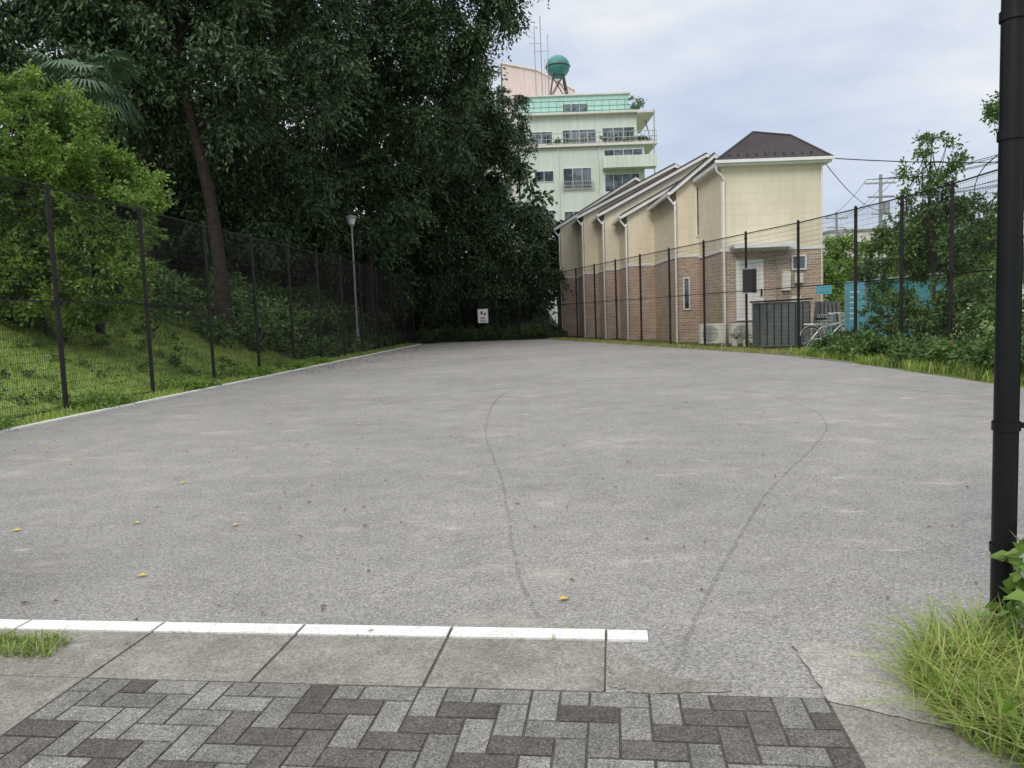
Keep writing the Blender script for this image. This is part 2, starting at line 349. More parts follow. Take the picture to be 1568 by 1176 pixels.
rq=[rp[-1],(9.95,22.2),(10.2,20.1),(10.35,18.1),(10.3,16.1),(10.3,13),(10.3,9.9),(10.3,6.8),(10.3,3.6)]
fence('mesh_fence',[rp[0],rp[-1]]+rq[1:],4.25,rp+rq[1:])
e=empty('gate_post');px,py=2.205,3.41
pr=[segs([[px,py,-.05]],[[px,py,4.6]],.050,sides=28)];pb=[]
for z in (.42,.98,2.25,2.75,3.4):
    pr.append(segs([[px,py,z-.02]],[[px,py,z+.02]],.057,sides=28))
    pb.append(B(px+.05,px+.17,py-.012,py+.012,z-.012,z+.012))
pr.append(segs([[px,py,-.01]],[[px,py,.03]],.085,.06,sides=20))
qmesh('post',pr,M['gatepost'],e,True);qmesh('hinges',pb,M['gatepost'],e)
np_=[(2.37,3.42),(4.9,3.45),(7.6,3.5),(10.2,3.55)]
fence('mesh_fence',np_,4.4,np_[:-1])
K=[]
y=1.0
while y<47.2:
    a=np.array([kx(y),y]);b2=np.array([kx(y+.73),y+.73]);V,F=B(-.055,.055,0,1,-.05,.035)
    V2=V.copy();V2[:,0]=np.where(V[:,1]>.5,b2[0],a[0])+V[:,0];V2[:,1]=np.where(V[:,1]>.5,b2[1],a[1]);K.append((V2,F));y+=.745
qmesh('kerb',K,M['kerb'])
K=[]
for (xa,ya),(xb,yb) in zip(pts[4:8],pts[5:9]):
    V,F=B(-.05,.05,0,1,-.05,.03);V2=V.copy();V2[:,0]=np.where(V[:,1]>.5,xb,xa)+V[:,0];V2[:,1]=np.where(V[:,1]>.5,yb,ya);K.append((V2,F))
qmesh('kerb',K,M['conc'])

# ------------------------------------------------------------------ foliage
def unit(v): return v/(np.linalg.norm(v,axis=-1,keepdims=True)+1e-9)
def leaves(P,D,L,Wd):
    n=len(P);D=unit(D);s=unit(np.cross(D,N.normal(size=(n,3))))
    L=L[:,None];Wd=Wd[:,None];nrm=np.cross(D,s)
    V=np.stack([P,P+D*L*.45+s*Wd*.5+nrm*L*.06,P+D*L,P+D*L*.45-s*Wd*.5+nrm*L*.06],1).reshape(-1,3)
    return V,np.arange(4*n).reshape(-1,4)
def clumps(C,Rc,tw,lv,L,W,droop=.5,out=None):
    nc=len(C)
    d=unit(N.normal(size=(nc,tw,3))*np.array([1,1,.75]))
    if out is not None:d=unit(d+.6*out[:,None,:])
    ln=(Rc[:,None]*N.uniform(.55,1.15,(nc,tw)))
    t=np.linspace(.15,1,lv)[None,None,:,None]
    P=C[:,None,None,:]+d[:,:,None,:]*ln[:,:,None,None]*t
    P[...,2]-=droop*(ln[:,:,None]*t[...,0]**2)
    P=P+N.normal(size=P.shape)*L*.25
    D=d[:,:,None,:]*.7+N.normal(size=P.shape)*.5;D[...,2]-=droop*1.0
    P=P.reshape(-1,3);D=D.reshape(-1,3);n=len(P)
    return leaves(P,D,L*N.uniform(.7,1.25,n),W*N.uniform(.75,1.2,n))
def crownpts(lobes,n,shell=.5):
    a=np.array([l[3]*l[4]+l[4]*l[5]+l[3]*l[5] for l in lobes]);k=N.choice(len(lobes),n,p=a/a.sum())
    Lb=np.array(lobes,float);d=unit(N.normal(size=(n,3)));r=shell+(1-shell)*N.uniform(0,1,(n,1))**.7
    return Lb[k,:3]+d*r*Lb[k,3:],d
def tree(name,base,trunk,tr,lobes,n,cr=(.8,1.4),tw=22,lv=14,L=.2,W=.09,mat='leaf_dark',droop=.5,shell=.5,limbs=12,lr=.05):
    e=empty(name);base=np.array(base,float)
    C,o=crownpts(lobes,n,shell)
    Rc=N.uniform(cr[0],cr[1],len(C))
    qmesh('foliage',[clumps(C,Rc,tw,lv,L,W,droop,o)],M[mat],e)
    T=spline([(base[0],base[1],base[2]-.3)]+[tuple(p) for p in trunk],5)
    rad=np.linspace(tr,tr*.3,len(T))*(1+.5*np.exp(-np.arange(len(T))*.9))
    parts=[tube(T,rad,10)]
    for k in range(limbs):
        i=int(len(T)*R.uniform(.35,.95));p0=T[i];q=C[R.randrange(len(C))]
        dd=q-p0;mid=p0+dd*.5+np.array([R.uniform(-.15,.15),R.uniform(-.15,.15),.12])*np.linalg.norm(dd)
        S_=spline([p0,mid,q],5);parts.append(tube(S_,np.linspace(max(lr,rad[i]*.55),lr*.3,len(S_)),6))
    qmesh('trunk_and_limbs',parts,M['bark'],e,True);return e
def zt(x,y): return float(th(x,y))
tree('broadleaf_tree',(-11.0,30,zt(-11,30)),[(-11.2,30,5.5),(-11.7,30,9),(-12.4,30,13),(-13.2,30,18),(-13,30,21)],.27,
     [(-15,31,17,5,4,4.5),(-10,31,18,5,4,5),(-12.5,31.5,12.0,4.5,2.6,3),(-17,31,12,4,3,3.5),(-7.8,33,13.5,3,3,3.4),(-9.3,29.5,10.2,1.9,1.5,1.6),(-14.5,28.6,11,2.6,1.6,2.2),(-11.5,28.5,14,3.4,1.6,2.6)],400,limbs=18,L=.24,W=.105,tw=19,lv=12)
tree('broadleaf_tree',(-15.5,34,zt(-15.5,34)),[(-15.5,34,7),(-15,34,12),(-16,34,18)],.3,
     [(-19,35,15,6,4,5),(-15,36,9,4.5,3,3.4),(-22,36,9,5,4,4),(-13,37,19,6,4,4),(-11.5,36.5,7.6,3.2,2.4,2.6)],300,limbs=10,L=.28,W=.13,tw=18,lv=12)
tree('broadleaf_tree',(-7.9,44,zt(-7.9,44)),[(-7.9,44,5),(-7.6,43.8,9),(-8.0,43.5,13),(-6.6,43,17),(-6.5,43,22)],.3,
     [(-8,42,17,4.5,4,4.5),(-3.5,42,18.5,4.2,4,5),(-10.5,42,11.5,3.6,3,3),(-4.5,42.5,12.2,3.3,3,2.6),(-.8,42.5,19.8,3.0,3,3.6),(-7,42,8.2,2.6,2.5,2.3),(-5.5,41,15,4,2,3.5),(-10,41,6.6,2.4,2,1.8)],460,limbs=22,L=.25,W=.105,tw=19,lv=12)
tree('broadleaf_tree',(-10.5,50,zt(-10.5,50)),[(-10.5,50,6),(-11,50,12),(-10,50,19)],.35,
     [(-12,49,14,5,3,6),(-8,51,10,4,3,4),(-15,48,9,4.5,3,5),(-5,52,15,5,4,5),(-10.5,47,6.5,3.5,2.5,2.8),(-7.5,49.5,5,2.2,2,2.4)],330,limbs=10,L=.3,W=.14,tw=18,lv=12)
tree('broadleaf_tree',(-2.2,56,zt(-2.2,56)),[(-2.2,56,5),(-2,56,9),(-1.6,56,15)],.3,
     [(-3.0,54.5,12.2,4.0,3,4.2),(-1.2,54.5,15,3.0,3,3),(-3.5,54,6.6,3.6,2.4,3.4),(.6,54.8,7.2,2.9,2.2,2.9),(1.6,54.6,4.2,2.2,1.8,2.3),(-5.5,54,9,3,2.5,3.4),(-2.5,53.6,3.6,2.6,1.6,1.9),(-5.5,53.8,4,1.8,1.5,2.4)],470,limbs=16,L=.26,W=.11,droop=.75,tw=19,lv=12)
C,o=crownpts([(-30,55,14,14,6,12),(-14,64,12,12,5,11),(-1.5,64,8,6.5,4,7.5),(-36,36,12,10,8,11),(-22,45,7,9,4,6),(-20,40,7,5,3,4.5),(-13,55,5,6,3,4.5),(-4,60,4,7.5,2.5,4),(-30,38,8,8,4,5),(-16,47,5.5,4,2,3.5)],1050,.45)
k=C[:,2]>.5
e=empty('background_trees');qmesh('foliage',[clumps(C[k],N.uniform(1.5,2.4,k.sum()),14,10,.55,.3,.4)],M['leaf_dark'],e)
qmesh('trunks',[tube([(x,y,0),(x+.4,y,8),(x,y,15)],[.35,.25,.12],8) for x,y in [(-30,55),(-24,58),(-14,64),(-8,63),(-2,66),(-36,38),(-20,46)]],M['bark'],e,True)
tree('broadleaf_shrub_tree',(-12.6,20.8,zt(-12.6,20.8)),[(-12.6,20.8,3.6),(-12.5,20.8,5),(-12.4,20.8,7)],.1,
     [(-12.7,20.8,6.3,2.2,2,1.9),(-11.0,20.8,4.9,1.8,1.6,1.6),(-13.8,20.6,4.6,2.1,1.8,1.8),(-11.0,20.3,3.1,1.6,1.2,1.1),(-12.9,20.0,3.1,1.8,1.2,1.0),(-14.8,20.8,6.0,1.7,1.5,1.7),(-14.6,19.8,3.4,1.6,1.1,1.2),(-12.0,19.9,2.2,1.4,.8,.7)],500,cr=(.3,.6),tw=18,lv=10,L=.125,W=.07,mat='leaf_light',droop=.1,limbs=10,shell=.7)
tree('broadleaf_tree',(-12.9,15.2,zt(-12.9,15.2)),[(-13.0,15.2,5),(-12.4,15,8)],.12,
     [(-10.9,15,9.0,1.0,1.0,1.3),(-12,15,9.2,1.5,1.2,1.8),(-11.2,15,8.0,.6,.6,.6)],70,cr=(.35,.7),tw=16,lv=10,L=.14,W=.065,mat='leaf_light',droop=.5,limbs=10)
C=[]
for k in range(260):
    y=R.uniform(24,50);x=fx(y)-R.uniform(1.3,9)
    if y<27 and x>fx(y)-3.2:continue
    C.append((x,y,zt(x,y)+R.uniform(.1,1.7)))
C=np.array(C);qmesh('understory_shrubs',[clumps(C,N.uniform(.5,1.0,len(C)),20,11,.18,.10,.3)],M['leaf_mid'])
C=[]
for k in range(70):
    y=R.uniform(30,50);x=fx(y)-R.uniform(.3,1.6);C.append((x,y,zt(x,y)+R.uniform(.1,.6)))
for k in range(70):
    x=R.uniform(-6,3.6);C.append((x,R.uniform(50.8,53),R.uniform(.1,.8)))
C=np.array(C);qmesh('fence_undergrowth',[clumps(C,N.uniform(.3,.6,len(C)),18,9,.14,.08,.2)],M['leaf_mid'])
# fan palm
e=empty('windmill_palm');TC=np.array([-11.9,22.6,8.75]);T=spline([(-12.1,22.8,zt(-12.1,22.8)-.2),(-11.9,22.6,5),tuple(TC)],6)
qmesh('trunk',[tube(T,[.14]*len(T),8)],M['bark'],e,True)
parts=[];bl=[]
for k in range(26):
    a=2*math.pi*k/26*2.4+R.uniform(-.2,.2);el=R.uniform(-.75,1.0);d=np.array([math.cos(a)*math.cos(el),math.sin(a)*math.cos(el),math.sin(el)])
    L=R.uniform(.75,1.15);h=TC+d*L+np.array([0,0,-.1]);parts.append(tube([TC,TC+d*L*.5+np.array([0,0,.06]),h],[.02,.015,.012],5))
    s=np.cross(d,[0,0,1]);s/=np.linalg.norm(s);up=np.cross(s,d)
    for j in range(24):
        b_=math.radians(-110+220*j/23);dr=d*math.cos(b_)+s*math.sin(b_)
        l=R.uniform(.85,1.05);wd=np.cross(dr,up);wd=wd/np.linalg.norm(wd)*.034
        m1=h+dr*l*.5;t1=h+dr*l+np.array([0,0,-.38*l])
        V=np.array([h,m1+wd,t1,m1-wd]);bl.append((V,np.array([[0,1,2,3]])))
qmesh('petioles',parts,M['leaf_palm'],e);qmesh('fronds',bl,M['leaf_palm'],e)
def grass(name,X,Y,Z,h,w,mat,lean=.5,parent=None):
    n=len(X);P=np.stack([X,Y,Z],1);a=N.uniform(0,2*math.pi,n);d=np.stack([np.cos(a),np.sin(a),np.zeros(n)],1)
    s=np.stack([-np.sin(a),np.cos(a),np.zeros(n)],1);H=h*N.uniform(.5,1.3,n)[:,None];le=lean*N.uniform(.2,1.4,n)[:,None];Wd=w*N.uniform(.7,1.3,n)[:,None]
    rows=[]
    for t,ww in ((0,1),(.4,.9),(.75,.6),(1,.08)):
        c=P+np.array([0,0,1.])*H*(t-.35*le*t*t)+d*H*le*t*t
        rows+= [c-s*Wd*ww/2,c+s*Wd*ww/2]
    V=np.stack(rows,1).reshape(-1,3)
    f=np.array([[0,1,3,2],[2,3,5,4],[4,5,7,6]]);F=(f[None]+(np.arange(n)*8)[:,None,None]).reshape(-1,4)
    return qmesh(name,[(V,F)],M[mat],parent)
n=60000;y=N.uniform(9,30,n);x=fx(y)-N.uniform(-.0,8,n)
grass('lawn_grass',x,y,th(x,y)-.02,.12,.016,'grass',.6)
C=[]
for k in range(70):
    y=R.uniform(11,26);x=fx(y)-R.uniform(.2,5);C.append((x,y,zt(x,y)+.08))
C=np.array(C);qmesh('lawn_weeds',[clumps(C,N.uniform(.12,.3,len(C)),11,6,.09,.05,.1)],M['leaf_mid'])
n=14000;y=8+40*N.uniform(0,1,n)**1.3;x=fx(y)+N.uniform(-.3,.76,n)
k=(np.sin(y*2.1)+np.sin(y*.83+1)+N.normal(size=n)*.8+ (fx(y)+.45-x)*3)>-.6
grass('verge_grass',x[k],y[k],np.zeros(k.sum()),.15,.014,'grass',.7)
n=1500;y=N.uniform(8,30,n);x=fx(y)+N.uniform(-.25,.75,n);k=(np.sin(y*3.3)+np.sin(y*1.7))>.1
C=np.stack([x[k],y[k],N.uniform(.03,.18,k.sum())],1);C=C[:480]
qmesh('verge_weeds',[clumps(C,N.uniform(.08,.24,len(C)),9,5,.075,.045,.1)],M['leaf_light'])
n=9000;y=N.uniform(24,49,n);x=rf(y)-N.uniform(-.3,1.25,n)
grass('verge_grass',x,y,np.zeros(n),.13,.02,'grass_dry',.6)
n=7000;y=N.uniform(10,25,n);x=N.uniform(8.8,10.4,n);k=x>8.7+np.abs(np.sin(y*1.3))*.4
grass('verge_grass',x[k],y[k],np.zeros(k.sum()),.25,.02,'grass',.6)
# right corner weeds
e=empty('weed_clump')
n=3600;a=N.uniform(0,2*math.pi,n);r=np.sqrt(N.uniform(0,1,n));x=2.08+.56*r*np.cos(a);y=2.74+.66*r*np.sin(a)
grass('blades',x,y,np.zeros(n),.23,.007,'grass',1.2,e)
n=900;a=N.uniform(0,2*math.pi,n);r=np.sqrt(N.uniform(0,1,n));x=2.1+.6*r*np.cos(a);y=2.72+.64*r*np.sin(a)
grass('dry_blades',x,y,np.zeros(n),.25,.005,'grass_dry',1.3,e)
C=np.array([(2.17,3.22,.25),(2.2,3.15,.38),(1.98,2.42,.1),(2.1,2.40,.16),(2.25,2.9,.22),(2.3,3.1,.3),(2.05,2.3,.1),(1.82,2.45,.05),(2.22,3.2,.45),(1.7,2.6,.04)])
qmesh('broad_leaves',[clumps(C,np.full(len(C),.13),8,4,.09,.055,.15)],M['leaf_light'],e)
n=1000;x=N.uniform(-3.1,-2.25,n);y=3.70+N.uniform(-.12,.1,n)-(x+2.6)*.13
grass('kerb_weeds',x,y,np.full(n,.01),.065,.006,'grass',1.0)
n=160;sx_=N.uniform(-.5,2.3,n);tx=np.where(N.uniform(0,1,n)<.5,.50,.635);ca,sa_=math.cos(ang),math.sin(ang)
x=-1.95+sx_*ca-tx*sa_;y=3.31+sx_*sa_+tx*ca;k=np.sin(sx_*7)>.55
grass('joint_weeds',x[k],y[k],np.full(k.sum(),.005),.03,.004,'grass',1.0)
# shrubs right verge
e=empty('verge_shrubs');C=[]
for k in range(270):
    y=R.uniform(12,24);x=R.uniform(9.3,12.6);C.append((x,y,R.uniform(.15,1.8 if x>10.5 else .6)))
C=np.array(C);qmesh('foliage',[clumps(C,N.uniform(.25,.5,len(C)),16,9,.12,.065,.15)],M['leaf_mid'],e)
P=C[:12]+N.normal(size=(12,3))*.2;P[:,2]=np.abs(P[:,2])*.5+.3
qmesh('red_flowers',[leaves(np.repeat(P,4,0),N.normal(size=(48,3)),np.full(48,.045),np.full(48,.04))],M['red'],e)
tree('street_tree',(13.2,24,0),[(13.2,24,2),(13.0,24,4.5),(13.1,24,6.6)],.05,[(13.1,24,5.8,.8,.7,1.1),(13,24,4.2,1.0,.8,1)],50,cr=(.25,.45),tw=9,lv=7,L=.14,W=.065,mat='leaf_mid',limbs=24,droop=.3,lr=.018)
tree('street_tree',(14.2,25,0),[(14.2,25,2),(14.3,25,3.5),(14.2,25,4.6)],.06,[(14.4,25,3.7,1.3,1,1.2),(12.6,25,3.0,1.2,.8,1.0)],105,cr=(.3,.5),tw=14,lv=8,L=.14,W=.065,mat='leaf_mid',limbs=18,droop=.3,lr=.02)
tree('street_tree',(13.6,19.6,0),[(13.5,19.6,2),(13.3,19.6,4.5),(12.9,19.6,6.3)],.05,[(12.7,19.6,6.2,.5,.5,.5),(13.2,19.6,4,.9,.8,1.1),(12.2,20.5,2.4,1.1,.8,1)],80,cr=(.25,.42),tw=12,lv=8,L=.12,W=.06,mat='leaf_mid',limbs=20,droop=.3,lr=.018)
tree('street_tree',(16.6,30,0),[(16.6,30,2),(16.5,30,3.5),(16.6,30,4.5)],.07,[(16.6,30,3.4,1.9,1.2,1.5),(18.6,30,3.0,1.5,1,1.4)],120,cr=(.35,.55),tw=15,lv=9,L=.15,W=.075,mat='leaf_light',limbs=14,droop=.3,lr=.02)
C,o=crownpts([(26,62,4,3,2,3.4),(30,64,3.6,3,2,3),(24.5,60,2.5,2,2,2.2),(35,66,3.5,4,2,3.2),(40,66,4,4,2,3.5),(48,66,4,6,2,3.5)],220,.4)
e=empty('distant_trees');qmesh('foliage',[clumps(C,N.uniform(.7,1.2,len(C)),16,10,.3,.17,.3)],M['leaf_light'],e)

# ------------------------------------------------------------------ row house
h=empty('brick_and_siding_row_house')
units=[ # xl,eave,xr,ridge,xR,y0,y1
 (8.0,7.25,9.75,8.62,13.2,36.6,42.35),
 (6.56,6.85,11.3,9.35,13.4,42.3,45.65),
 (5.74,7.4,11.7,10.4,14,45.6,49.05),
 (4.86,7.75,10.6,10.5,13.5,49.0,53.65),
 (3.7,7.6,8.9,10.6,12,53.6,59)]
BZ=4.0;br=[];tr=[];rfp=[];pipes=[]
for i,(xl,ev,xr,rz,xR,y0,y1) in enumerate(units):
    br.append(B(xl-.02,xR-.1,y0-.02,y1,0,BZ));tr.append(B(xl-.05,xR-.05,y0-.05,y1,BZ,BZ+.13))
    eR=rz-(rz-ev)/(xr-xl)*(xR-xr)
    fr_=[(xl,y0,BZ+.13),(xR-.1,y0,BZ+.13),(xR-.1,y0,eR),(xr,y0,rz),(xl,y0,ev)]
    bk=[(a,y1,c_) for a,_,c_ in fr_]
    poly('upper_wall_%d'%i,fr_+bk,[(0,1,2,3,4),(9,8,7,6,5)]+[(k,k+5,(k+1)%5+5,(k+1)%5) for k in range(5)],M['siding'],h)
    sl=(rz-ev)/(xr-xl)
    rfp.append(slab(xl-.3,ev-.3*sl+.02,xr,rz+.02,y0-.22,y1,.1));rfp.append(slab(xr,rz+.02,xR+.2,eR-.3*sl+.02,y0-.22,y1,.1))
    tr.append(slab(xl-.32,ev-.32*sl-.12,xr,rz-.12,y0-.26,y0-.222,.2));tr.append(slab(xr,rz-.12,xR+.2,eR-.3*sl-.12,y0-.26,y0-.222,.2))
    rfp.append(slab(xl-.34,ev-.34*sl+.085,xr,rz+.085,y0-.30,y0-.222,.06))
    g0=ev-.32*sl-.06
    tr.append(B(xl-.44,xl-.31,y0-.26,y1-.3,g0-.06,g0+.08))
    pipes.append(tube(spline([(xl-.38,y0-.1,g0-.05),(xl-.36,y0-.1,g0-.2),(xl-.1,y0-.1,g0-.55),(xl-.09,y0-.1,g0-.8),(xl-.09,y0-.1,0)],5),[.05]*21,8))
br.append(B(9.0,13.3,32.7,38.2,0,3.9));tr.append(B(8.96,13.34,32.66,38.2,3.9,4.02))
qmesh('upper_wall_front',[B(9.02,13.28,32.72,38.2,4.02,7.5)],M['siding'],h)
tr.append(B(8.75,13.55,32.42,38.2,7.42,7.6))
X0,X1,Y0,Y1=8.72,13.58,32.38,38.4
poly('hip_roof',[(X0,Y0,7.61),(X1,Y0,7.61),(X1,Y1,7.61),(X0,Y1,7.61),(11.2,35.3,9.35),(12.9,35.3,9.15)],[(0,1,5,4),(1,2,5),(2,3,4,5),(3,0,4),(3,2,1,0)],M['shingle'],h)
qmesh('hip_caps',[tube([(X0,Y0,7.63),(11.2,35.3,9.37)],[.04,.04],6),tube([(11.2,35.3,9.37),(12.9,35.3,9.17)],[.04,.04],6),tube([(X1,Y0,7.63),(12.9,35.3,9.17)],[.04,.04],6)],M['dkroof'],h)
qmesh('snow_guards',[B(9.4+k*.38,9.48+k*.38,32.85,32.9,7.88,7.97) for k in range(10)],M['dkroof'],h)
tr.append(B(8.68,13.62,32.26,32.36,7.5,7.62))
pipes.append(tube(spline([(8.75,32.4,7.5),(8.8,32.5,7.2),(9.1,32.62,6.9),(9.1,32.62,6),(9.1,32.62,0)],5),[.05]*21,8))
pipes.append(tube([(13.2,32.62,7.4),(13.2,32.62,0)],[.03,.03],8))
qmesh('brick_base',br,M['brick'],h);qmesh('trim',tr,M['white'],h);qmesh('roofs',rfp,M['shingle'],h);qmesh('downpipes',pipes,M['white'],h,True)
def window(x0,x1,z0,z1,y,parent,split=1,fm='white',name='window'):
    fr_=[B(x0-.06,x1+.06,y-.06,y-.002,z0-.06,z0),B(x0-.06,x1+.06,y-.06,y-.002,z1,z1+.06),B(x0-.06,x0,y-.058,y-.002,z0,z1),B(x1,x1+.06,y-.058,y-.002,z0,z1)]
    for k in range(1,split):
        xx=x0+(x1-x0)*k/split;fr_.append(B(xx-.025,xx+.025,y-.05,y-.002,z0,z1))
    qmesh(name+'_frame',fr_,M[fm],parent);qmesh(name+'_glass',[B(x0,x1,y-.03,y-.002,z0,z1)],M['glass'],parent)
window(8.95,9.15,5.0,7.2,36.6,h);window(8.4,8.6,5.6,7.3,42.3,h);window(6.6,6.85,5.6,7.2,45.6,h)
window(8.3,8.5,1.6,3.0,36.58,h)
qmesh('door',[B(9.6,10.75,32.64,32.675,1.0,3.55)],M['white'],h)
qmesh('door_panel',[B(9.72,10.1,32.62,32.638,1.2,3.4),B(10.2,10.6,32.62,32.638,1.2,3.4)],M['cream'],h)
qmesh('door_handle',[B(10.62,10.68,32.58,32.63,2.0,2.3)],M['black'],h)
qmesh('canopy',[B(9.3,11.9,31.9,32.655,4.06,4.15),B(9.3,11.9,31.85,31.898,3.98,4.17)],M['white'],h)
qmesh('canopy_brackets',[segs([[9.6,32.65,3.7],[11.6,32.65,3.7]],[[9.6,31.95,4.04],[11.6,31.95,4.04]],.02)],M['steel'],h)
qmesh('step',[B(9.3,11.0,31.8,32.6,0,.95)],M['conc'],h)
qmesh('meter_boxes',[B(11.5,11.85,32.5,32.675,2.2,3.0),B(12.05,12.4,32.55,32.675,2.5,2.9),B(11.9,12.3,32.55,32.675,1.5,1.95)],M['cream'],h)
qmesh('meter_pipes',[segs([[11.67,32.6,.2],[12.2,32.62,.2],[11.3,32.62,.2]],[[11.67,32.6,2.2],[12.2,32.62,2.5],[11.3,32.62,3.8]],.03,sides=6)],M['steel'],h)
window(12.0,12.5,3.1,3.6,32.68,h,name='vent')
for (x,y) in [(8.35,31.9),(9.35,31.0)]:
    a=empty('air_conditioner_unit',(x,y,.08));qmesh('casing',[B(-.5,.5,-.18,.18,.05,.85),B(-.42,-.34,-.16,.16,-.07,.05),B(.34,.42,-.16,.16,-.07,.05)],M['cream'],a)
    qmesh('fan_grille',[torus((-.12,-.2,.45),r,.012,'y',20,4) for r in (.08,.16,.24,.31)]+[segs([[-.43,-.2,.45],[-.12,-.2,.14]],[[.19,-.2,.45],[-.12,-.2,.76]],.012)],M['steel'],a)
a=empty('storage_shed',(10.4,29.4,0));qmesh('body',[B(-1.0,.9,-.35,.5,.05,1.7)],M['boxgrey'],a)
qmesh('ribs',[B(-1+k*.27,-1+k*.27+.03,-.37,-.352,.1,1.65) for k in range(8)],M['black'],a)
qmesh('lid',[slab(-1.08,1.71,.98,1.75,-.42,.56,.06)],M['black'],a);qmesh('feet',[B(-.95,-.8,-.3,.4,-.02,.05),B(.7,.85,-.3,.4,-.02,.05)],M['concgrey'],a)
a=empty('tarpaulin_covered_box',(11.75,28.6,0))
V,F=B(-.45,.5,-.4,.4,0,1.6);V[4:,0]*=.75;V[4:,1]*=.6;qmesh('cover',[(V,F),B(-.34,.38,-.24,.24,1.6,1.66)],M['boxgrey'],a)
qmesh('folds',[segs([[-.46+.2*k,-.41,0]],[[-.33+.14*k,-.25,1.6]],.02) for k in range(5)],M['black'],a)
a=empty('plant_pot_group',(9.0,30.2,0))
pp=[];C=[]
for k in range(4):
    x=-.2+k*.42;yy=R.uniform(-.1,.1);pp.append(segs([[x,yy,0]],[[x,yy,.28]],.10,.15,sides=12));C.append((x,yy,.45))
qmesh('pots',pp,M['cream'],a,True);qmesh('plants',[clumps(np.array(C),np.full(4,.25),10,6,.1,.05,.2)],M['leaf_mid'],a)
a=empty('fence_notice_board',(rf(28.05)-.06,28.0,2.5));a.rotation_euler=(0,0,math.radians(-14))
qmesh('panel',[B(-.24,.24,-.02,.0,-.42,.42)],M['black'],a);qmesh('rim',[B(-.26,.26,-.025,.005,.42,.45),B(-.26,.26,-.025,.005,-.45,-.42)],M['steel'],a)
a=empty('notice_sign',(-1.72,50.12,1.62))
qmesh('board',[B(-.33,.33,-.02,0,-.45,.45)],M['white'],a)
qmesh('pictogram',[B(-.14,-.02,-.024,-.021,.1,.3),B(.07,.18,-.024,-.021,.05,.2),B(-.2,.2,-.024,-.021,-.3,-.27),B(-.2,.15,-.024,-.021,-.38,-.35)],M['black'],a)
qmesh('red_bar',[B(-.16,.12,-.024,-.021,-.18,-.1)],M['red'],a);qmesh('clips',[B(-.28,-.22,-.0,.05,.2,.26),B(.22,.28,0,.05,.2,.26)],M['steel'],a)
def bicycle(loc,rz,fm):
    a=empty('bicycle',loc,rz,1.25)
    qmesh('tyres',[torus((-.52,0,.33),.32,.02,'y'),torus((.52,0,.33),.32,.02,'y')],M['black'],a,True)
    sp=[]
    for cx in (-.52,.52):
        for k in range(14):
            an=k*math.pi/7;sp.append(segs([[cx,0,.33]],[[cx+.31*math.cos(an),0,.33+.31*math.sin(an)]],.003,sides=3))
        sp.append(torus((cx,0,.33),.295,.014,'y'))
    qmesh('spokes',sp,M['chrome'],a)
    L=[((-.08,0,.30),(-.22,0,.82)),((-.08,0,.30),(.36,0,.66)),((-.18,0,.62),(.36,0,.74)),((.36,0,.60),(.33,0,.98)),((-.52,0,.33),(-.08,0,.30)),((-.52,0,.33),(-.19,0,.66)),((.52,0.03,.33),(.37,0.03,.64)),((.52,-.03,.33),(.37,-.03,.64))]
    qmesh('frame',[segs([p[0] for p in L],[p[1] for p in L],.021,sides=6)],fm,a)
    qmesh('handlebar',[tube([(.2,.28,.98),(.33,.16,1.0),(.33,0,.98),(.33,-.16,1.0),(.2,-.28,.98)],[.015]*5,6)],M['chrome'],a)
    V,F=B(-.36,-.08,-.08,.08,.83,.89);V[[1,2,5,6],1]*=.35;qmesh('saddle',[(V,F)],M['black'],a)
    bk=[]
    for z in (.72,.8,.88,.96):
        r=.13+.04*(z-.72)/.24;c=np.array([(.42,-r),(.72,-r),(.72,r),(.42,r)])
        for i in range(4):bk.append(segs([[*c[i],z]],[[*c[(i+1)%4],z]],.007))
    for k in range(5):
        bk.append(segs([[.42+k*.075,-.13,.72],[.42+k*.075,.13,.72]],[[.42+k*.075,-.17,.96],[.42+k*.075,.17,.96]],.006))
    qmesh('basket',bk,M['chrome'],a)
    qmesh('fenders_rack',[tube([(-.52+.36*math.cos(t),0,.33+.36*math.sin(t)) for t in np.linspace(.3,3.3,9)],[.016]*9,5),tube([(.52+.36*math.cos(t),0,.33+.36*math.sin(t)) for t in np.linspace(.6,2.6,7)],[.016]*7,5),tube([(-.2,0,.7),(-.75,0,.72)],[.03,.03],4)],M['chrome'],a)
    qmesh('cranks',[torus((-.08,0,.3),.09,.008,'y'),segs([[-.08,.05,.3]],[[.05,.06,.2]],.01),segs([[-.08,-.05,.3]],[[-.21,-.06,.4]],.01)],M['chrome'],a)
bicycle((10.75,26.0,0),math.radians(12),M['chrome']);bicycle((11.6,27.0,0),math.radians(205),M['cyan'])
